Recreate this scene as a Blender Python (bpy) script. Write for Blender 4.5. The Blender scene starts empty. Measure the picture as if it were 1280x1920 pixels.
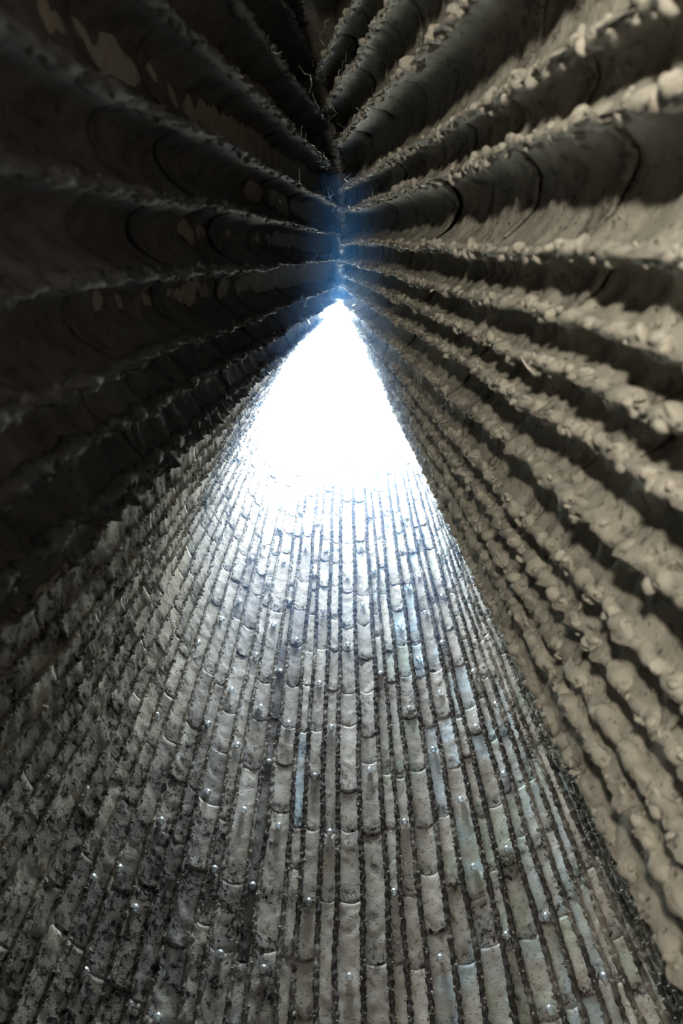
import bpy, math, random
import numpy as np
from mathutils import Vector

random.seed(7)
RNG = np.random.default_rng(11)
C = bpy.context.scene
COL = C.collection

# ------------------------------------------------------------------ camera
CAM_Z = 1.6
PITCH = math.radians(60.0)
FPX = 1371.0                                   # focal length in pixels of the 1280x1920 frame
cam_data = bpy.data.cameras.new('camera')
cam_data.sensor_fit = 'VERTICAL'
cam_data.sensor_height = 36.0
cam_data.sensor_width = 24.0
cam_data.lens = 36.0 * FPX / 1920.0
cam_data.clip_start = 0.02
cam_data.clip_end = 200
cam_data.dof.use_dof = True
cam_data.dof.focus_distance = 6.5
cam_data.dof.aperture_fstop = 2.4
cam = bpy.data.objects.new('camera', cam_data)
COL.objects.link(cam)
cam.location = (0, 0, CAM_Z)
cam.rotation_euler = (math.pi / 2 + PITCH, 0, 0)
C.camera = cam

# ------------------------------------------------------------------ sky, light, exposure
world = bpy.data.worlds.new('sky')
C.world = world
world.use_nodes = True
wn = world.node_tree.nodes
wn['Background'].inputs['Color'].default_value = (0.66, 0.82, 1.0, 1)
wn['Background'].inputs['Strength'].default_value = 56.0

por = bpy.data.lights.new('oculus_portal', 'AREA')
por.shape = 'RECTANGLE'
por.size = 2.3
por.size_y = 2.3
por.cycles.is_portal = True
po = bpy.data.objects.new('oculus_portal', por)
COL.objects.link(po)
po.location = (0, 3.65, 12.35)

dl = bpy.data.lights.new('doorway_standin_lamp', 'AREA')  # added warm lamp inside the shut door, standing in for entrance daylight
dl.shape = 'RECTANGLE'
dl.size = 0.12
dl.size_y = 0.35
dl.energy = 46.0
dl.color = (1.0, 0.905, 0.73)
do = bpy.data.objects.new('doorway_standin_lamp', dl)
COL.objects.link(do)
do.location = (-0.50, -1.66, 0.8)
do.rotation_euler = Vector((0.8, 1.0, 0.9)).to_track_quat('-Z', 'Y').to_euler()

C.view_settings.view_transform = 'Standard'
C.view_settings.look = 'None'
C.view_settings.gamma = 1.0
C.view_settings.use_curve_mapping = False
C.view_settings.exposure = 1.6
C.cycles.use_denoising = True
C.cycles.max_bounces = 7
C.cycles.diffuse_bounces = 5
C.cycles.sample_clamp_indirect = 0.0

# ------------------------------------------------------------------ numpy noise
def _hash(ix, iy, iz, seed):
    h = (ix.astype(np.int64) * 374761393 + iy.astype(np.int64) * 668265263 + iz.astype(np.int64) * 2147483647 + seed * 1274126177) & 0xFFFFFFFF
    h = ((h ^ (h >> 13)) * 1274126177) & 0xFFFFFFFF
    h = (h ^ (h >> 16)) & 0xFFFFFFFF
    return h.astype(np.float64) / 4294967295.0

def vnoise(p, scale, seed=0):
    q = p / scale
    i = np.floor(q).astype(np.int64)
    f = q - i
    f = f * f * (3 - 2 * f)
    r = 0
    for dx in (0, 1):
        wx = f[..., 0] if dx else 1 - f[..., 0]
        for dy in (0, 1):
            wy = f[..., 1] if dy else 1 - f[..., 1]
            for dz in (0, 1):
                wz = f[..., 2] if dz else 1 - f[..., 2]
                r = r + wx * wy * wz * _hash(i[..., 0] + dx, i[..., 1] + dy, i[..., 2] + dz, seed)
    return r * 2 - 1

def fbm(p, scale, octv=3, seed=0):
    a, r = 1.0, 0
    for o in range(octv):
        r = r + a * vnoise(p + 17.3 * o, scale / (2.1 ** o), seed + o)
        a *= 0.5
    return r

# ------------------------------------------------------------------ mesh helpers
class Acc:
    """collects grids and lumps, builds ONE mesh"""
    def __init__(s):
        s.v, s.f, s.a, s.n = [], [], {'lay': [], 'rnd': [], 'cr': [], 'tint': []}, 0
    def add(s, verts, faces, lay=0.5, rnd=0.5, cr=0.0, tint=0.0):
        verts = np.asarray(verts, float).reshape(-1, 3)
        m = len(verts)
        s.v.append(verts)
        s.f.append(np.asarray(faces, np.int64) + s.n)
        for k, val in (('lay', lay), ('rnd', rnd), ('cr', cr), ('tint', tint)):
            s.a[k].append(np.broadcast_to(np.asarray(val, float).reshape(-1), (m,)) if np.size(val) == 1 else np.asarray(val, float).reshape(-1))
        s.n += m
    def grid(s, P, closed_u=False, **kw):
        r, c = P.shape[:2]
        idx = np.arange(r * c).reshape(r, c)
        if closed_u:
            idx = np.concatenate([idx, idx[:, :1]], 1)
        q = np.stack([idx[:-1, :-1], idx[:-1, 1:], idx[1:, 1:], idx[1:, :-1]], -1).reshape(-1, 4)
        s.add(P, q, **kw)
    def build(s, name, mat, parent=None, smooth=True):
        me = bpy.data.meshes.new(name)
        V = np.concatenate(s.v)
        quads = [f for f in s.f if f.shape[1] == 4]
        tris = [f for f in s.f if f.shape[1] == 3]
        loops, starts, n = [], [], 0
        for f in quads + tris:
            loops.append(f.reshape(-1))
            starts.append(n + np.arange(len(f)) * f.shape[1])
            n += f.size
        L = np.concatenate(loops); S = np.concatenate(starts)
        me.vertices.add(len(V)); me.vertices.foreach_set('co', V.astype(np.float32).reshape(-1))
        me.loops.add(len(L)); me.loops.foreach_set('vertex_index', L.astype(np.int32))
        me.polygons.add(len(S)); me.polygons.foreach_set('loop_start', S.astype(np.int32))
        me.polygons.foreach_set('use_smooth', np.full(len(S), smooth))
        me.update(calc_edges=True)
        for k in s.a:
            at = me.attributes.new(k, 'FLOAT', 'POINT')
            at.data.foreach_set('value', np.concatenate(s.a[k]).astype(np.float32))
        me.validate()
        if mat: me.materials.append(mat)
        o = bpy.data.objects.new(name, me)
        COL.objects.link(o)
        if parent: o.parent = parent
        return o

def tag(o, label=None, cat=None, group=None, kind=None):
    if label: o['label'] = label
    if cat: o['category'] = cat
    if group: o['group'] = group
    if kind: o['kind'] = kind
    return o

def ico(sub):
    import bmesh
    bm = bmesh.new()
    bmesh.ops.create_icosphere(bm, subdivisions=sub, radius=1.0)
    v = np.array([x.co[:] for x in bm.verts]); f = np.array([[w.index for w in x.verts] for x in bm.faces])
    bm.free()
    return v, f
ICO1, ICO2 = ico(1), ico(2)

def rand_rot(rng):
    q = rng.normal(size=4); q /= np.linalg.norm(q)
    w, x, y, z = q
    return np.array([[1-2*(y*y+z*z), 2*(x*y-z*w), 2*(x*z+y*w)], [2*(x*y+z*w), 1-2*(x*x+z*z), 2*(y*z-x*w)], [2*(x*z-y*w), 2*(y*z+x*w), 1-2*(x*x+y*y)]])

# ------------------------------------------------------------------ materials
def mat_new(name):
    m = bpy.data.materials.new(name); m.use_nodes = True
    nt = m.node_tree
    return m, nt, nt.nodes, nt.links, nt.nodes['Principled BSDF']

def concrete(name, base_a, base_b, soot_col, soot_amt, lime_amt, bump=0.6, dark_ridge=False, soot_left=0.0):
    m, nt, N, L, B = mat_new(name)
    B.inputs['Roughness'].default_value = 0.95
    B.inputs['Specular IOR Level'].default_value = 0.06
    geo = N.new('ShaderNodeNewGeometry')
    def noise(scale, detail=6, rough=0.6, dist=0.0, off=None):
        n = N.new('ShaderNodeTexNoise'); n.inputs['Scale'].default_value = scale
        n.inputs['Detail'].default_value = detail; n.inputs['Roughness'].default_value = rough
        n.inputs['Distortion'].default_value = dist
        if off is not None:
            a = N.new('ShaderNodeVectorMath'); a.operation = 'ADD'; a.inputs[1].default_value = off
            L.new(geo.outputs['Position'], a.inputs[0]); L.new(a.outputs[0], n.inputs['Vector'])
        else:
            L.new(geo.outputs['Position'], n.inputs['Vector'])
        return n.outputs['Fac']
    def mth(op, a, b=None, c=None, clamp=False):
        n = N.new('ShaderNodeMath'); n.operation = op; n.use_clamp = clamp
        for i, x in enumerate((a, b, c)):
            if x is None: continue
            if isinstance(x, (int, float)): n.inputs[i].default_value = x
            else: L.new(x, n.inputs[i])
        return n.outputs[0]
    def step(x, lo, hi):
        n = N.new('ShaderNodeMapRange'); n.interpolation_type = 'SMOOTHSTEP'
        n.inputs['From Min'].default_value = lo; n.inputs['From Max'].default_value = hi
        L.new(x, n.inputs['Value']); return n.outputs['Result']
    def mix(f, a, b):
        n = N.new('ShaderNodeMix'); n.data_type = 'RGBA'
        if isinstance(f, (int, float)): n.inputs['Factor'].default_value = f
        else: L.new(f, n.inputs['Factor'])
        for s_, x in (('A', a), ('B', b)):
            sock = [i for i in n.inputs if i.name == s_ and i.type == 'RGBA'][0]
            if isinstance(x, tuple): sock.default_value = (*x, 1)
            else: L.new(x, sock)
        return [o for o in n.outputs if o.type == 'RGBA'][0]
    def attr(k):
        n = N.new('ShaderNodeAttribute'); n.attribute_name = k; return n.outputs['Fac']
    lay, rnd, cr = attr('lay'), attr('rnd'), attr('cr')
    sep = N.new('ShaderNodeSeparateXYZ'); L.new(geo.outputs['Position'], sep.inputs[0])
    X, Y, Z = sep.outputs
    big = noise(1.1, 4, 0.55)
    mid = noise(9.0, 6, 0.62, 0.3)
    fine = noise(60.0, 5, 0.7)
    col = mix(step(mid, 0.35, 0.65), base_a, base_b)
    # each cast segment has a slightly different grey
    col2 = mix(mth('MULTIPLY', rnd, 0.35), col, tuple(c * 0.55 for c in base_a))
    # fine dark pores
    pores = step(noise(38.0, 3, 0.5, 0.0, (3.1, 7.7, 1.3)), 0.60, 0.70)
    col3 = mix(mth('MULTIPLY', pores, 0.45), col2, tuple(c * 0.3 for c in base_a))
    # pale blue lime bloom, whole segments and patches on the +x side
    if lime_amt > 0:
        lm = mth('MULTIPLY', step(noise(1.7, 3, 0.6, 0.0, (11.0, 4.0, 2.0)), 0.50, 0.66), step(rnd, 0.35, 0.75))
        side = step(mth('ADD', X, mth('MULTIPLY', big, 0.8)), 0.55, 1.1)
        lm = mth('MULTIPLY', mth('MULTIPLY', lm, side), lime_amt, clamp=True)
        col3 = mix(lm, col3, (0.50, 0.62, 0.70))
        gr = mth('MULTIPLY', step(noise(2.3, 2, 0.5, 0.0, (5.0, 1.0, 9.0)), 0.52, 0.64), mth('MULTIPLY', side, 0.45))
        col3 = mix(gr, col3, (0.40, 0.50, 0.42))
    tn = attr('tint')
    pt = mth('MULTIPLY', mth('MAXIMUM', tn, 0.0), mth('ADD', 0.25, mth('MULTIPLY', step(noise(5.0, 5, 0.6, 0.4, (1.0, 2.0, 3.0)), 0.36, 0.60), 0.75)), clamp=True)
    col3 = mix(pt, col3, (0.56, 0.68, 0.78))
    ng = mth('MULTIPLY', mth('MAXIMUM', mth('MULTIPLY', tn, -1.0), 0.0), mth('ADD', 0.45, mth('MULTIPLY', mid, 0.6)), clamp=True)
    col3 = mix(ng, col3, (0.055, 0.055, 0.085))
    # soot: bottom of every pour, edges towards the ridges, big burnt patches
    band = mth('SUBTRACT', 1.0, step(mth('ADD', lay, mth('MULTIPLY', mth('SUBTRACT', mid, 0.5), 0.55)), 0.02, 0.26))
    edge = step(mth('ADD', cr, mth('MULTIPLY', mth('SUBTRACT', mid, 0.5), 0.9)), 0.62, 0.98)
    leftw = mth('SUBTRACT', 1.0, step(mth('ADD', X, mth('MULTIPLY', mth('SUBTRACT', big, 0.5), 1.2)), -0.9, 0.25))
    low = mth('SUBTRACT', 1.0, step(mth('ADD', Z, mth('MULTIPLY', X, 0.6)), 3.6, 6.2))
    patch = step(mth('ADD', noise(2.9, 6, 0.60, 0.5, (2.0, 9.0, 4.0)), mth('MULTIPLY', mth('MULTIPLY', leftw, low), soot_left)), 0.57, 0.68)
    speck = step(noise(22.0, 5, 0.7, 0.5, (8.0, 2.0, 6.0)), 0.50, 0.62)
    bandS = mth('MULTIPLY', band, mth('ADD', 0.30, mth('MULTIPLY', speck, 0.7)))
    patchS = mth('MULTIPLY', patch, mth('ADD', 0.45, mth('MULTIPLY', speck, 0.55)))
    soot = mth('MAXIMUM', mth('MAXIMUM', bandS, mth('MULTIPLY', edge, 0.8)), patchS)
    soot = mth('MULTIPLY', soot, soot_amt, clamp=True)
    col4 = mix(soot, col3, soot_col)
    L.new(col4, B.inputs['Base Color'])
    # fine relief
    h = mth('ADD', mth('MULTIPLY', mid, 0.6), mth('ADD', mth('MULTIPLY', fine, 0.35), mth('MULTIPLY', pores, -0.35)))
    h = mth('ADD', h, mth('MULTIPLY', mth('MULTIPLY', speck, mth('MAXIMUM', band, patch)), -0.35))
    bp = N.new('ShaderNodeBump'); bp.inputs['Strength'].default_value = bump; bp.inputs['Distance'].default_value = 0.02
    L.new(h, bp.inputs['Height']); L.new(bp.outputs[0], B.inputs['Normal'])
    return m

M_FAR = concrete('charred_concrete', (0.475, 0.44, 0.41), (0.61, 0.57, 0.535), (0.024, 0.021, 0.030), 1.0, 0.9, 1.0, soot_left=0.205)
M_FAR_RIDGE = concrete('charred_ridge', (0.30, 0.275, 0.25), (0.44, 0.41, 0.37), (0.022, 0.02, 0.026), 1.0, 0.0, 1.0, soot_left=0.15)
M_NEAR = concrete('passage_concrete', (0.37, 0.355, 0.315), (0.46, 0.44, 0.39), (0.05, 0.04, 0.04), 0.40, 0.0, 1.0)
M_LEFT = concrete('shaded_sooty_concrete', (0.12, 0.115, 0.125), (0.165, 0.16, 0.17), (0.03, 0.027, 0.03), 0.6, 0.0, 0.5, soot_left=0.05)  # base colour darkened to carry the left wall's shade, beyond its soot
M_LEFT_RIDGE = concrete('shaded_sooty_ridge', (0.09, 0.088, 0.095), (0.14, 0.138, 0.145), (0.03, 0.027, 0.03), 0.5, 0.0, 0.6)  # ridge tone lowered too, so the unlit side's crests stay dark
M_NEAR_RIDGE = concrete('passage_ridge', (0.39, 0.37, 0.33), (0.50, 0.475, 0.42), (0.06, 0.05, 0.045), 0.35, 0.0, 0.6)
M_BACK = concrete('rammed_concrete', (0.33, 0.30, 0.27), (0.42, 0.39, 0.35), (0.05, 0.045, 0.045), 0.3, 0.0, 0.4)

def plain(name, col, rough=0.6, metal=0.0, **kw):
    m, nt, N, L, B = mat_new(name)
    B.inputs['Roughness'].default_value = rough; B.inputs['Metallic'].default_value = metal
    n = N.new('ShaderNodeTexNoise'); n.inputs['Scale'].default_value = 25
    cr = N.new('ShaderNodeValToRGB')
    cr.color_ramp.elements[0].color = (*[c * 0.75 for c in col], 1); cr.color_ramp.elements[1].color = (*col, 1)
    L.new(n.outputs['Fac'], cr.inputs[0]); L.new(cr.outputs[0], B.inputs['Base Color'])
    for k, v in kw.items(): B.inputs[k.replace('_', ' ')].default_value = v
    return m
M_STONE = plain('pebble_stone', (0.46, 0.43, 0.37), 0.8)
M_FLOOR = plain('lead_floor', (0.16, 0.16, 0.17), 0.5)
M_DOOR = plain('steel_door', (0.18, 0.17, 0.16), 0.45, 0.8)
M_WEB = plain('cobweb', (0.75, 0.76, 0.78), 0.6)
M_BONE = plain('pale_wood', (0.80, 0.77, 0.70), 0.6)
m, nt, N, L, B = mat_new('blown_glass')
B.inputs['Base Color'].default_value = (0.86, 0.93, 1.0, 1)
B.inputs['Roughness'].default_value = 0.12
B.inputs['IOR'].default_value = 1.5
B.inputs['Transmission Weight'].default_value = 0.75
M_GLASS = m

# ------------------------------------------------------------------ the leaning log imprints: foot on the floor -> top at oculus or roof fold
H = CAM_Z
right = [((.70, -2.2), (-.30, -1.9, 2.9)), ((.73, -1.75), (-.30, -1.2, 3.9)), ((.75, -1.4), (-.25, -.5, 5.0)), ((.76, -1.13), (-.15, 0, 6.0)), ((.78, -.787), (-.06, .45, 6.7)),
         ((.79, -.47), (0, 1.07, 7.8)), ((.80, -.26), (0, 1.40, 8.35)), ((.82, -.10), (0, 1.72, 8.9)), ((.90, .38), (0, 2.55, 10.3)),
         ((.95, 1.0), (.20, 3.0, 10.4)), ((1.0, 1.57), (.42, 3.45, 10.4))]
head = [((1.35, 2.2), (.60, 3.72, 10.4)), ((1.75, 3.0), (.75, 3.95, 10.4)), ((1.85, 3.9), (.90, 4.2, 10.4)), ((1.6, 4.7), (.95, 4.45, 10.4)), ((1.1, 5.2), (.75, 4.62, 10.4)),
        ((.5, 5.42), (.42, 4.7, 10.4)), ((0, 5.45), (.05, 4.72, 10.4)), ((-.5, 5.42), (-.32, 4.7, 10.4)), ((-1.1, 5.2), (-.68, 4.6, 10.4)), ((-1.55, 4.6), (-.92, 4.3, 10.4)),
        ((-1.72, 3.75), (-.98, 3.95, 10.4)), ((-1.7, 2.8), (-.92, 3.65, 10.4)), ((-1.5, 1.85), (-.75, 3.4, 10.4)), ((-1.22, 1.08), (-.55, 3.12, 10.4))]
left = [((-1.0, .55), (-.32, 2.88, 10.4)), ((-.92, .22), (-.12, 2.68, 10.4)), ((-.86, -.02), (0, 2.2, 9.7)), ((-.82, -.22), (0, 1.72, 8.9)), ((-.80, -.42), (0, 1.35, 8.3)), ((-.76, -.62), (0, .95, 7.6)),
        ((-.70, -.86), (-.06, .45, 6.7)), ((-.60, -1.1), (-.15, 0, 6.0)), ((-.52, -1.4), (-.25, -.5, 5.0)), ((-.62, -1.7), (-.30, -1.2, 3.9)), ((-.66, -2.2), (-.30, -1.9, 2.9))]  # some feet pulled inward behind the camera to block lamp rays along this wall
ctrl = right + head + left
K = np.array([[f[0], f[1], t[0], t[1], t[2] + H] for f, t in ctrl])
iR, iL = len(right) - 1, len(right) + len(head)

def catmull(K, n=40):
    out, par = [], []
    for i in range(len(K) - 1):
        p0, p1, p2, p3 = K[max(i - 1, 0)], K[i], K[i + 1], K[min(i + 2, len(K) - 1)]
        for j in range(n):
            t = j / n
            m1, m2 = (p2 - p0) * .42, (p3 - p1) * .42
            h = (2*t**3 - 3*t**2 + 1) * p1 + (t**3 - 2*t**2 + t) * m1 + (-2*t**3 + 3*t**2) * p2 + (t**3 - t**2) * m2
            out.append(h); par.append(i + t)
    out.append(K[-1]); par.append(len(K) - 1)
    return np.array(out), np.array(par)
D, PAR = catmull(K)
vm = 0.40
MID = np.stack([D[:, 0] * (1 - vm) + D[:, 2] * vm, D[:, 1] * (1 - vm) + D[:, 3] * vm, D[:, 4] * vm], 1)
ARC = np.concatenate([[0], np.cumsum(np.linalg.norm(np.diff(MID[:, :2], axis=0), axis=1))])
TARGET = 0.150
pos, s = [0.0], 0.0
while s < ARC[-1]:
    sp = np.interp(s, ARC, PAR)
    base = TARGET * (1.6 if (sp < iR or sp > iL) else np.interp(sp, [iL - 6.5, iL - 4, iL - 1], [1.0, 1.6, 2.3]))
    s += base * random.choice((0.72, 0.85, 1.0, 1.08, 1.25))
    pos.append(s)
pos = np.array(pos) * ARC[-1] / pos[-1]
LP = np.interp(pos, ARC, PAR)
# a line exactly at both necks
for tgt in (iR, iL):
    LP[np.argmin(abs(LP - tgt))] = tgt
LINES = np.stack([np.interp(LP, PAR, D[:, c]) for c in range(5)], 1)
NL = len(LINES)
WALL = np.where((LP[:-1] + LP[1:]) / 2 < iR, 'right', np.where((LP[:-1] + LP[1:]) / 2 > iL, 'left', 'back'))

def line_pt(k, z):
    """point on ridge k at height z (arrays)"""
    f = LINES[k]
    v = z / f[4]
    p = np.stack([f[0] + (f[2] - f[0]) * v, f[1] + (f[3] - f[1]) * v, z], -1)
    q = np.stack([np.full_like(z, k * 3.7), z * 0, z], -1)
    q2 = np.stack([np.full_like(z, k * 3.7 + 50), z * 0, z], -1)
    a = 0.012
    p[..., 0] += a * vnoise(q, 0.55, 3); p[..., 1] += a * vnoise(q2, 0.55, 4)
    return p

def flute_frame(k, v):
    """ridge points of both sides, at fraction v of each"""
    za, zb = v * LINES[k][4], v * LINES[k + 1][4]
    return line_pt(k, za), line_pt(k + 1, zb)

NA = {'back': 13, 'left': 14, 'right': 14}
DZ = {'back': 0.022, 'left': 0.026, 'right': 0.020}

def surf(k, z, u, seg_depth, lay=None, lump=1.0):
    """z (r,) heights, u (c,) across -> P (r,c,3), inward normal (r,1,3)"""
    zt = (LINES[k][4] + LINES[k + 1][4]) / 2
    A, Bp = flute_frame(k, z / zt)
    P = A[:, None] * (1 - u)[None, :, None] + Bp[:, None] * u[None, :, None]
    du = Bp - A
    w = np.linalg.norm(du, axis=1)
    dv = np.gradient((A + Bp) / 2, axis=0) if len(z) > 1 else np.tile([[0, 0, 1.0]], (1, 1))
    Nn = np.cross(dv, du); Nn /= np.linalg.norm(Nn, axis=1)[:, None] + 1e-9
    prof = 1 - np.abs(2 * u - 1) ** 2.3
    d = -(w * seg_depth)[:, None] * prof[None, :]
    return P, Nn, d, w

RGT = np.clip((np.interp(LP, [iR + 2.0, iR + 4.5], [1.0, 0.0])), 0, 1)
LFT = np.clip((np.interp(LP, [iL - 7.5, iL - 3.5], [0.0, 1.0])), 0, 1)      # 1 on the left part of the back wall
def segments(k):
    """joint heights of the pours of flute k"""
    zt = (LINES[k][4] + LINES[k + 1][4]) / 2
    rr = np.random.default_rng(1000 + k)
    off = rr.normal() * 0.035
    js = [0.0, 1.2]
    j = 2.4
    while j < zt - 0.25:
        if rr.random() > 0.22 or j == 2.4:
            js.append(j + off + np.clip(rr.normal(), -2, 2) * 0.05 + (0.14 if rr.random() < .1 else 0))
        j += 0.5
    js.append(zt)
    return js, rr

def add_segment(acc, k, z0, z1, rr, wall, coarse):
    n = max(4, int((z1 - z0) / (0.3 if coarse else DZ[wall])))
    z = np.linspace(z0, z1, n + 1)
    c = 7 if coarse else NA[wall]
    u = np.linspace(0, 1, c)
    depth = ({'back': 0.42, 'right': 0.25, 'left': 0.36}[wall]) * rr.uniform(0.85, 1.12)
    if wall == 'back': depth *= 1 - 0.42 * LFT[k]
    P, Nn, d, w = surf(k, z, u, depth)
    lay = (z - z0) / max(z1 - z0, 1e-3)
    lay2 = np.repeat(lay[:, None], c, 1)
    absm = (z - z0)[:, None]
    lip = 0.0025 if wall == 'back' else 0.006
    d = d + lip * rr.uniform(.4, 1.3) * np.exp(-absm / 0.10) - 0.001 * np.exp(-(z1 - z)[:, None] / 0.10)
    if not coarse:
        if wall == 'back':
            d = d + 0.006 * fbm(P, 0.16, 2, 5) + 0.005 * fbm(P, 0.04, 2, 9)
            pock = np.clip(vnoise(P, 0.032, 21) - 0.1, 0, 1) * np.exp(-absm / 0.09)
            d = d - 0.022 * pock
            d = d - 0.03 * np.clip(vnoise(P, 0.11, 31) - 0.72, 0, 1)
            e = np.abs(2 * u - 1)[None, :] ** 4
            d = d + 0.014 * e * vnoise(P, 0.03, 13) - 0.008 * e
        else:
            d = d + 0.016 * fbm(P, 0.20, 2, 5) + 0.009 * fbm(P, 0.06, 2, 9)
            e = np.abs(2 * u - 1)[None, :] ** 3
            d = d + 0.024 * e * fbm(P, 0.06, 2, 13) + 0.012 * e
            q = np.stack([np.broadcast_to(u[None] * 0.10 + k * 3.3, P.shape[:2]), np.zeros(P.shape[:2]), np.broadcast_to(z[:, None], P.shape[:2])], -1)
            d = d + 0.013 * fbm(q, 0.075, 3, 63) * (1 - 0.5 * e)
    if wall == 'back':       # each cast sits a little proud of or behind the one below, seen most at a few of them
        d = d + rr.choice((0, 0, 0, .004, -.004, .008))
    P = P + Nn[:, None] * d[..., None]
    # tuck both ends back into the wall so that pours overlap
    a = P[:1] - Nn[:1, None] * 0.010; b = P[-1:] - Nn[-1:, None] * 0.010
    P = np.concatenate([a, P, b]); lay2 = np.concatenate([lay2[:1], lay2, lay2[-1:]])
    cr = np.repeat((np.abs(2 * u - 1) ** 2)[None, :], len(P), 0) * (1 - 0.42 * LFT[k] if wall == 'back' else 1)
    tint = seg_tint(P.reshape(-1, 3).mean(0)) if wall == 'back' else 0.0
    acc.grid(P, lay=lay2, rnd=rr.random() if tint == 0 else 0.2, cr=cr, tint=tint)

def project(P):
    x, y, z = P[..., 0], P[..., 1], P[..., 2] - CAM_Z
    dep = y * math.cos(PITCH) + z * math.sin(PITCH)
    up = -y * math.sin(PITCH) + z * math.cos(PITCH)
    return 640 + FPX * x / dep, 960 - FPX * up / dep
# weathered segments: + pale blue lime, - dark soot (found along the view so that the same casts carry them as in the photograph)
SPOTS = [(775, 1190, 26, 60, .9), (790, 1270, 26, 40, .45), (820, 1400, 24, 90, .6), (575, 1450, 22, 45, 1.0), (870, 1290, 24, 60, .6), (930, 1510, 30, 50, .6), (985, 1580, 30, 80, .5), (1065, 1680, 28, 80, .8), (1120, 1800, 30, 60, .6), (950, 1400, 24, 60, .5), (655, 1130, 18, 25, .3),
         (900, 1750, 30, 60, .3), (440, 1880, 30, 50, .3), (860, 1050, 20, 70, .35), (805, 1010, 20, 60, .25), (320, 1850, 26, 60, .3), (1030, 1480, 24, 60, .5),
         (518, 1310, 24, 95, -.9), (498, 1450, 24, 80, -.85), (480, 1580, 24, 90, -.9), (455, 1720, 26, 80, -.8), (440, 1800, 26, 60, -.7), (560, 1230, 14, 60, -.5), (490, 1230, 18, 50, -.5), (400, 1480, 40, 60, -.5), (250, 1560, 60, 80, -.5), (300, 1690, 60, 60, -.5), (190, 1420, 60, 60, -.4), (380, 1330, 40, 60, -.4), (170, 1680, 60, 90, -.5), (60, 1400, 60, 60, -.4), (590, 1600, 20, 30, -.3), (470, 1120, 30, 50, -.35)]
def seg_tint(c):
    px, py = project(c)
    best = 0.0
    for x, y, rx, ry, val in SPOTS:
        if ((px - x) / rx) ** 2 + ((py - y) / ry) ** 2 < 1.0 and abs(val) > abs(best): best = val
    return best

walls = {}
# backing mass: a thick leaning shell behind the imprints
def backing(name, k0, k1, label):
    acc = Acc()
    v = np.array([0, .15, .3, .45, .6, .75, .88, .95, 1.0])
    grids = []
    for off in (0.15, 0.55):
        rows = []
        for vi in v:
            row = []
            for k in range(k0, k1 + 1):
                p = line_pt(k, np.array([vi * LINES[k][4]]))[0]
                a = LINES[max(k - 1, 0)]; b = LINES[min(k + 1, NL - 1)]
                t = np.array([b[0] * (1 - vi) + b[2] * vi - a[0] * (1 - vi) - a[2] * vi, b[1] * (1 - vi) + b[3] * vi - a[1] * (1 - vi) - a[3] * vi])
                t /= np.linalg.norm(t) + 1e-9
                o = off
                nrm = np.array([t[1], -t[0]])
                row.append([p[0] + nrm[0] * o, p[1] + nrm[1] * o, p[2] + (0.02 if vi == 1 else 0)])
            rows.append(row)
        grids.append(np.array(rows))
    g0, g1 = grids
    P = np.concatenate([g0, g1[::-1], g0[:1]])          # closed loop in v
    acc.grid(P, lay=0.6, rnd=0.5, cr=0.0)
    # end caps
    for e in (0, -1):
        cap = np.stack([g0[:, e], g1[:, e]], 1)
        acc.grid(cap, lay=0.6, rnd=0.5, cr=0.0)
    o = acc.build(name, M_BACK, smooth=False)
    tag(o, label, kind='structure')
    walls[name] = o
kR = int(np.where(WALL == 'right')[0].max()) + 1
kL = int(np.where(WALL == 'left')[0].min())
backing('wall_right', 0, kR, 'rough beige fluted concrete wall leaning over on the right, lit from the passage')
backing('wall_back', kR, kL, 'tall grey charred concrete wall of upright flutes under the bright opening')
backing('wall_left', kL, NL - 1, 'dark fluted concrete wall leaning over on the left, almost unlit')

SEG_TOP = 6.5
for k in range(NL - 1):
    side = str(WALL[k])
    par = walls['wall_' + side]
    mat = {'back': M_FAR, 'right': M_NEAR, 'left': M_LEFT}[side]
    js, rr = segments(k)
    acc = Acc(); singles = []
    for a, b in zip(js[:-1], js[1:]):
        coarse = b < 2.3
        if side == 'back' and not coarse and b < SEG_TOP and a > 2.8:
            singles.append((a, b))
        else:
            add_segment(acc, k, a, b, rr, side, coarse)
    fl = acc.build('flute', mat, par)
    for a, b in singles:
        s_ = Acc(); add_segment(s_, k, a, b, rr, side, False)
        s_.build('cast_segment', mat, fl)

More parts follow.
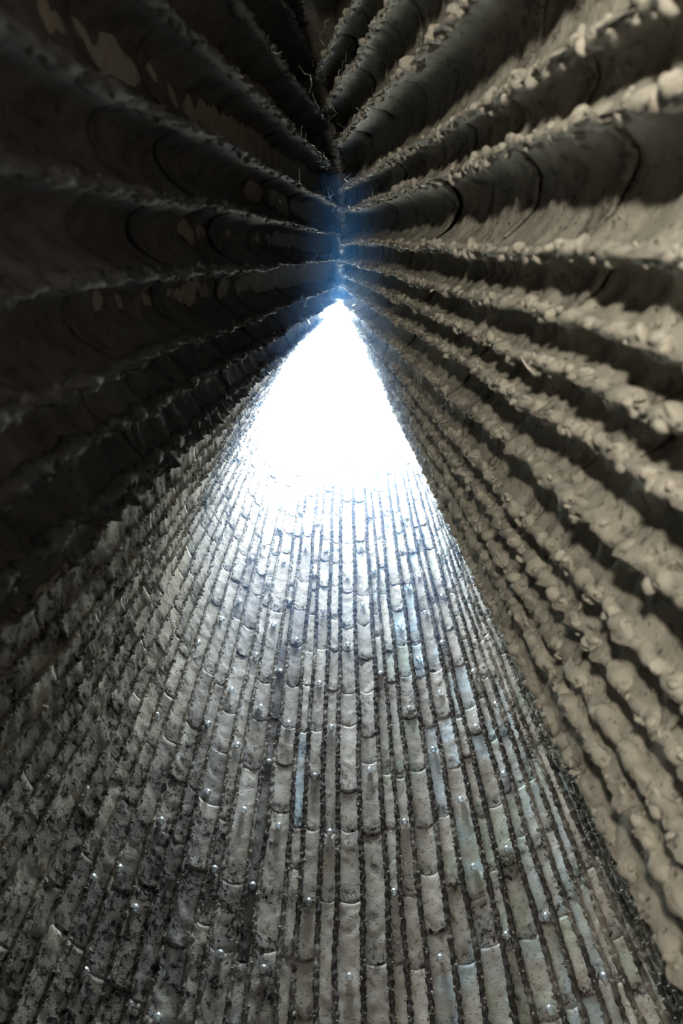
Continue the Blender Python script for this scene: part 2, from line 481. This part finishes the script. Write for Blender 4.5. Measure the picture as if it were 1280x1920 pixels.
# ridges: crumbly crust left standing between two logs
for k in range(NL):
    side = str(WALL[min(k, NL - 2)])
    if k == kR: side = 'right'
    if k == kL: side = 'back'
    back = side == 'back'
    rr = np.random.default_rng(5000 + k)
    zt = LINES[k][4]
    dz = 0.015 if back else 0.018
    z = np.concatenate([np.linspace(0, 2.3, 10), np.arange(2.35, zt, dz)])
    ctr = line_pt(k, z)
    kk = min(max(k, 1), NL - 2)
    a, b = line_pt(kk - 1, z / zt * LINES[kk - 1][4]), line_pt(kk + 1, z / zt * LINES[kk + 1][4])
    T = np.gradient(ctr, axis=0); T /= np.linalg.norm(T, axis=1)[:, None]
    S = b - a; w = np.linalg.norm(S, axis=1) / 2; S /= np.linalg.norm(S, axis=1)[:, None]
    Nn = np.cross(T, S); Nn /= np.linalg.norm(Nn, axis=1)[:, None]
    ang = np.linspace(0, 2 * np.pi, 9)[:-1]
    lf = side == 'left'
    rad = np.minimum(0.0195 if back else 0.024, w * 0.15)
    if back: rad = rad * (1 - 0.45 * LFT[min(k, NL - 2)] - 0.3 * RGT[k])
    r = rad[:, None] * np.ones(8)[None]
    P0 = ctr[:, None] + r[..., None] * (np.cos(ang)[None, :, None] * S[:, None] + np.sin(ang)[None, :, None] * Nn[:, None])
    n1 = vnoise(P0, 0.085, 41); n2 = vnoise(P0, 0.02 if back else 0.028, 43)
    r = r * (1 + (0.22 if back else 0.65) * n1 + 0.6 * n2)
    P = ctr[:, None] - Nn[:, None] * 0.010 + r[..., None] * (np.cos(ang)[None, :, None] * S[:, None] + 1.1 * np.sin(ang)[None, :, None] * Nn[:, None])
    acc = Acc()
    acc.grid(P, closed_u=True, lay=0.5, rnd=np.repeat(rr.random(len(z))[:, None] * .2 + .3, 8, 1), cr=np.repeat((1.0 - 0.9 * LFT[k] - 0.5 * RGT[k] if back else 0.35) + 0.3 * vnoise(ctr, 0.25, 77)[:, None], 8, 1))
    # crumbs and broken fins sitting on the crest
    npb = int((zt - 2.4) / (0.024 if back else 0.05 if lf else 0.028))
    base_v, base_f = ICO1 if back else ICO2
    for q in range(npb):
        zz = np.array([rr.uniform(2.4, zt)])
        i = min(np.searchsorted(z, zz[0]), len(z) - 1)
        c = line_pt(k, zz)[0]
        wl = w[i]
        sgn = rr.choice((-1, 1))
        sz = rr.uniform(.35, 1.0) ** 2 * (0.017 if back else 0.020 if lf else 0.030) * min(1, wl / 0.12)
        sc = np.array([1, rr.uniform(.5, 1.0), rr.uniform(.3, .7)]) * sz
        vv = (base_v * sc) @ rand_rot(rr).T
        vv = vv * (1 + 0.28 * vnoise(base_v * 1.0 + q * 3.1, 0.8, 3))[:, None]
        c = c + S[i] * sgn * rr.uniform(.4, 1.2) * rad[i] + Nn[i] * rr.uniform(-.2, .9 if back else .55) * rad[i]
        acc.add(vv + c, base_f, lay=0.6, rnd=rr.uniform(0, .5), cr=rr.uniform(-0.6, 0.4))
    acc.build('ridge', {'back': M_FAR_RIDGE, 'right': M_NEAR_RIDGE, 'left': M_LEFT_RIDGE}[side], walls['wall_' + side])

# ------------------------------------------------------------------ roof fold over the passage, floor, door
acc = Acc()
fy = np.linspace(-2.1, 2.36, 40)
tp = np.array([(t[0], t[1], t[2] + H) for f, t in right[:9]]); tp = tp[np.argsort(tp[:, 1])]
fx = np.interp(fy, tp[:, 1], tp[:, 0]); fz = np.interp(fy, tp[:, 1], tp[:, 2])
ctr = np.stack([fx, fy, fz], 1)
sec = np.array([(-.55, -.35), (-.08, .03), (0, -.01), (.08, .03), (.55, -.35), (.55, .45), (-.55, .45)])
P = ctr[:, None] + np.stack([np.broadcast_to(sec[:, 0], (40, 7)), np.zeros((40, 7)), np.broadcast_to(sec[:, 1], (40, 7))], -1)
P[..., :] += 0.012 * vnoise(P, 0.1, 5)[..., None]
acc.grid(P, closed_u=True)
for e in (0, -1):
    acc.add(P[e], [[0, 1, 2], [2, 3, 4], [0, 2, 4], [0, 4, 5], [0, 5, 6]])
# rough crest along the fold, running out to a point at the tip of the opening
cy = np.linspace(0.2, 2.60, 120)
cc = np.stack([np.interp(cy, tp[:, 1], tp[:, 0]), cy, np.interp(cy, tp[:, 1], tp[:, 2]) - 0.03], 1)
cr_ = np.interp(cy, [0.2, 1.2, 2.2, 2.4, 2.60], [.05, .07, .085, .065, .012])
aa = np.linspace(0, 2 * np.pi, 13)[:-1]
Pc = cc[:, None] + cr_[:, None, None] * np.stack([np.cos(aa), -0.3 * np.sin(aa), np.sin(aa)], 1)[None]
Pc = cc[:, None] + (Pc - cc[:, None]) * (1 + 0.45 * fbm(Pc, 0.07, 2, 91))[..., None]
acc.grid(Pc, closed_u=True)
tag(acc.build('ceiling', M_BACK, smooth=False), 'dark concrete fold above the passage where both leaning walls meet', kind='structure')

acc = Acc()
def box(acc, c, s):
    x, y, z = c; a, b, d = [q / 2 for q in s]
    v = [(x+i*a, y+j*b, z+k_*d) for i in (-1, 1) for j in (-1, 1) for k_ in (-1, 1)]
    acc.add(v, [[0, 1, 3, 2], [4, 6, 7, 5], [0, 4, 5, 1], [2, 3, 7, 6], [0, 2, 6, 4], [1, 5, 7, 3]])
box(acc, (0, 1.2, -.06), (6, 11, .12))
tag(acc.build('floor', M_FLOOR, smooth=False), 'dark lead floor of the chapel', kind='structure')

acc = Acc()
door = np.array([[-.95, -2.3, 0], [.75, -2.3, 0], [.35, -2.3, 5.6], [-.85, -2.3, 5.6]])
Pd = np.stack([door, door + [0, -.06, 0]])
acc.grid(Pd, closed_u=True)
acc.add(Pd[0], [[0, 1, 2, 3]]); acc.add(Pd[1], [[3, 2, 1, 0]])
tag(acc.build('door_1', M_DOOR, smooth=False), 'steel door closing the passage', kind='structure')

# ------------------------------------------------------------------ glass plugs
def S_(off, scale, pts): return [(off[0] + x / scale, off[1] + y / scale) for x, y in pts]
plugs = S_((430, 1000), 2.977, [(183,65),(97,140),(232,297),(66,395),(142,690),(327,168),(403,77),(453,238),(342,392),(252,520),(405,607),(280,783),(158,980),(343,1072),(208,1285),(18,1183),(548,104),(524,443),(487,845),(443,1368),(585,1097),(664,252),(685,632),(724,76),(805,218),(754,405),(869,792),(824,1332),(838,22),(920,532),(991,990),(972,100),(978,315),(1068,710),(1170,1212),(1071,460),(1186,900),(1074,230),(1186,362),(1204,615),(1077,33),(1178,118),(1258,212),(2,880)])
plugs += S_((430, 1450), 2.977, [(45,207),(283,310),(580,340),(981,288),(402,720),(90,632),(877,677),(182,1105),(740,1150),(1218,1032)])
plugs += S_((0, 1450), 2.977, [(78,178),(840,252),(1103,97),(600,512),(1126,522),(783,787),(1158,1005),(492,1130),(543,620),(912,1388),(435,85)])
plugs += S_((850, 1450), 2.977, [(80,148),(293,437),(62,550),(568,797),(280,925),(565,1330),(870,1140),(290,15)])
plugs += S_((850, 1000), 2.977, [(97,795),(100,1110),(258,955)])
plugs += S_((0, 1000), 2.977, [(905,215),(1247,497),(768,580),(580,693),(262,925),(820,995),(1120,1060),(1105,625)])
plugs += S_((400, 420), 2.56, [(307,1310),(395,1250),(250,1370),(467,1305),(567,1322),(680,1303),(500,1440),(330,1475),(742,1410),(833,1362),(916,1420),(408,1390),(760,1275),(530,1235)])

cz = np.linspace(2.6, 11.8, 700)
cand = []
for k in range(kR, kL):
    P, Nn, d, w = surf(k, cz, np.array([0.5]), 0.36)
    C0 = P[:, 0] + Nn * d[:, :1]
    px, py = project(C0)
    cand.append((k, C0, Nn, px, py))
mid_flute = None
best = 1e9
for k, C0, Nn, px, py in cand:
    j = np.argmin(abs(py - 1700)); e = abs(px[j] - 672)
    if e < best: best, mid_flute = e, k
# plug: blown bulb with a short neck let into the wall, turned about +Y (points into the room)
prof = [(0.0, .034), (.008, .033), (.0155, .0285), (.0205, .021), (.022, .013), (.020, .004), (.0155, -.004), (.011, -.010), (.0095, -.018), (.0095, -.04), (0.0, -.04)]
def plug_mesh():
    acc = Acc()
    a = np.linspace(0, 2 * np.pi, 15)[:-1]
    P = np.array([[(1.35 * r * math.cos(t), 1.35 * r * math.sin(t), 1.35 * h) for t in a] for r, h in prof])
    acc.grid(P, closed_u=True)
    o = acc.build('glass_plug', M_GLASS)
    return o
proto = plug_mesh()
placed = []
for (tx, ty) in plugs:
    bk = min(((np.min((px - tx) ** 2 * 1.0 + (py - ty) ** 2 * .6), k, int(np.argmin((px - tx) ** 2 + (py - ty) ** 2 * .6)), C0, Nn, py) for k, C0, Nn, px, py in cand), key=lambda q: q[0])
    _, k, j, C0, Nn, py = bk
    placed.append((k, j, C0[j], Nn[j], py[j]))
ORD = ['', 'second', 'third', 'fourth', 'fifth', 'sixth', 'seventh', 'eighth', 'ninth', 'tenth', 'eleventh', 'twelfth', 'thirteenth', 'fourteenth', 'fifteenth', 'sixteenth', 'seventeenth', 'eighteenth', 'nineteenth', 'twentieth',
       'twenty-first', 'twenty-second', 'twenty-third', 'twenty-fourth', 'twenty-fifth', 'twenty-sixth', 'twenty-seventh', 'twenty-eighth', 'twenty-ninth', 'thirtieth', 'thirty-first', 'thirty-second']
byk = {}
for p in placed: byk.setdefault(p[0], []).append(p)
first = True
for k in sorted(byk):
    lst = sorted(byk[k], key=lambda p: -p[4])
    keep = []
    for p in lst:
        if all(abs(p[1] - q[1]) > 12 for q in keep): keep.append(p)
    for r, p in enumerate(keep):
        o = proto if first else proto.copy()
        if not first: COL.objects.link(o)
        first = False
        o.location = Vector(p[2]) + Vector(p[3]) * 0.008
        o.rotation_euler = Vector(p[3]).to_track_quat('Z', 'Y').to_euler()
        n = k - mid_flute
        where = 'the central flute' if n == 0 else 'the %s flute %s of the central flute' % (ORD[abs(n) - 1] or 'first', 'right' if n < 0 else 'left')
        if len(keep) == 1: lab = 'round glass plug, the only one in ' + where
        elif r == 0: lab = 'round glass plug, lowest in ' + where
        else: lab = 'round glass plug, %s from bottom in %s' % (ORD[r], where)
        tag(o, lab, 'glass plug', 'glass plugs in the fluted wall')


# ------------------------------------------------------------------ stones left in the crumbly ridges of the right wall
zz = np.linspace(2.3, 11.5, 500)
RIDGE = []
for k in range(0, kR + 1):
    z_ = zz[zz < LINES[k][4]]
    p_ = line_pt(k, z_); a_ = line_pt(min(k + 1, NL - 1), z_ / LINES[k][4] * LINES[min(k + 1, NL - 1)][4])
    RIDGE.append((k, p_, *project(p_)))
def on_ridge(tx, ty):
    return min(((float(np.min((px - tx) ** 2 + (py - ty) ** 2)), k, p[int(np.argmin((px - tx) ** 2 + (py - ty) ** 2))]) for k, p, px, py in RIDGE), key=lambda q: q[0])
stones = [(790, 128, 62, 34), (838, 75, 66, 44), (955, 18, 70, 50), (905, 12, 50, 40), (925, 553, 26, 40), (1015, 573, 22, 40), (1050, 582, 48, 34), (562, 36, 24, 34), (1112, 620, 40, 30), (1055, 440, 38, 26), (1230, 130, 56, 60),
          (1175, 150, 40, 36), (1020, 1320, 26, 26), (1175, 1320, 24, 22), (1232, 922, 56, 46), (1190, 1045, 34, 30), (1100, 850, 36, 28), (990, 740, 30, 24), (1130, 1190, 34, 34), (1245, 700, 44, 36), (870, 545, 22, 18), (1180, 780, 40, 30), (660, 250, 20, 14), (700, 200, 26, 16), (1060, 190, 34, 24), (985, 215, 26, 22), (920, 250, 22, 18)]
rs = np.random.default_rng(77)
for tx, ty, sw, sh in stones:
    _, k, p = on_ridge(tx, ty)
    dep = p[1] * math.cos(PITCH) + (p[2] - CAM_Z) * math.sin(PITCH)
    wv, hv = sw * dep / FPX / 2, sh * dep / FPX / 2
    v = ICO2[0] * np.array([wv, hv, min(wv, hv) * .75])
    v = v @ rand_rot(rs).T if sw < 40 else v
    v = v * (1 + 0.22 * vnoise(ICO2[0] * 1.0 + rs.random() * 90, 0.7, 8) - 0.18 * np.abs(vnoise(ICO2[0] + rs.random() * 90, 0.45, 9)))[:, None]
    nin = np.array([-1.0, .1, -.1])
    acc = Acc(); acc.add(v * 0.85 + p + nin * 0.008, ICO2[1])
    acc.build('stone', M_STONE, walls['wall_right'], smooth=False)

# ------------------------------------------------------------------ pale splinter and cobwebs
_, k, p = on_ridge(1003, 715)
t = np.linspace(0, 1, 9)
nin = np.array([-1.0, .15, -.1])
dep = p[1] * .5 + (p[2] - CAM_Z) * .866
L_ = 46 * dep / FPX
cl = p + nin * 0.035 + np.stack([L_ * .6 * (t - .5), L_ * .65 * (t - .5), -L_ * .4 * (t - .5) + .05 * L_ * np.sin(t * 3)], 1) + np.stack([0 * t, 0.10 * L_ * np.sin(t * np.pi), 0 * t], 1)
a6 = np.linspace(0, 2 * np.pi, 7)[:-1]
rad = 0.0035 * (0.4 + np.sin(np.pi * np.clip(t, .06, .94))) * dep / 2.4
P = cl[:, None] + rad[:, None, None] * np.stack([np.cos(a6), 0 * a6, np.sin(a6)], 1)[None]
acc = Acc(); acc.grid(P, closed_u=True)
acc.add(P[0], [[0, 1, 2, 3], [0, 3, 4, 5]]); acc.add(P[-1], [[0, 1, 2, 3], [0, 3, 4, 5]])
tag(acc.build('wood_splinter', M_BONE), 'short curved white splinter stuck on a ridge of the beige right wall', 'splinter')

for side, ks in (('right', np.arange(2, kR)), ('left', np.arange(kL + 1, NL - 3))):
    acc = Acc()
    rw = np.random.default_rng(5 + len(side))
    for i in range(90):
        k = int(rw.choice(ks))
        zt = LINES[k][4]
        z0 = zt * (1 - rw.uniform(0.01, .45) ** 1.3)
        p = line_pt(k, np.array([z0]))[0]
        q = line_pt(k, np.array([z0 - rw.uniform(.05, .4)]))[0]
        inn = np.array([-0.03 if side == 'right' else 0.03, 0, 0])
        sag = rw.uniform(.02, .12)
        t = np.linspace(0, 1, 7)
        c = p[None] * (1 - t)[:, None] + q[None] * t[:, None] + inn + np.stack([rw.normal() * .03 * np.sin(t * 3), rw.uniform(-.1, .1) * t, -sag * np.sin(t * np.pi)], 1)
        c = c + 0.006 * rw.normal(size=c.shape)
        r_ = rw.uniform(.0008, .0024)
        acc.grid(c[:, None] + r_ * np.array([(1, 0, 0), (-.5, .87, 0), (-.5, -.87, 0)])[None], closed_u=True)
    tag(acc.build('cobweb_threads', M_WEB, walls['wall_' + side]), 'fine dusty cobweb threads', kind='stuff')

# ------------------------------------------------------------------ added blue scatter volume, imitates lens bloom around the opening
acc = Acc()
hz = np.array([(-1.9, 2.2), (-1.2, .9), (-.3, .2), (.3, .2), (1.2, 1.5), (1.3, 3.2), (1.1, 4.5), (0, 4.7), (-1.1, 4.5)])
ring = lambda z, f: np.array([(x * f, 3.6 + (y - 3.6) * f, z) for x, y in hz])
P = np.stack([ring(6.6, .93), ring(9.0, .82), ring(11.9, .55)])
acc.grid(P, closed_u=True)
n_ = len(hz)
for r_ in (0, 2):
    acc.add(np.concatenate([P[r_], P[r_].mean(0)[None]]), [[i, (i + 1) % n_, n_] for i in range(n_)])
mh = bpy.data.materials.new('bloom_scatter'); mh.use_nodes = True
nt = mh.node_tree; nt.nodes.remove(nt.nodes['Principled BSDF'])
vs = nt.nodes.new('ShaderNodeVolumeScatter'); vs.inputs['Color'].default_value = (0.12, 0.38, 1.0, 1); vs.inputs['Density'].default_value = 0.1; vs.inputs['Anisotropy'].default_value = 0.0
nt.links.new(vs.outputs[0], nt.nodes['Material Output'].inputs['Volume'])
ho = acc.build('bloom_volume', mh)
import bmesh
bm = bmesh.new(); bm.from_mesh(ho.data); bmesh.ops.remove_doubles(bm, verts=bm.verts, dist=1e-4); bmesh.ops.recalc_face_normals(bm, faces=bm.faces); bm.to_mesh(ho.data); bm.free()
tag(ho, 'added bluish lens-bloom haze drifting below the bright opening', 'glow', kind='stuff')
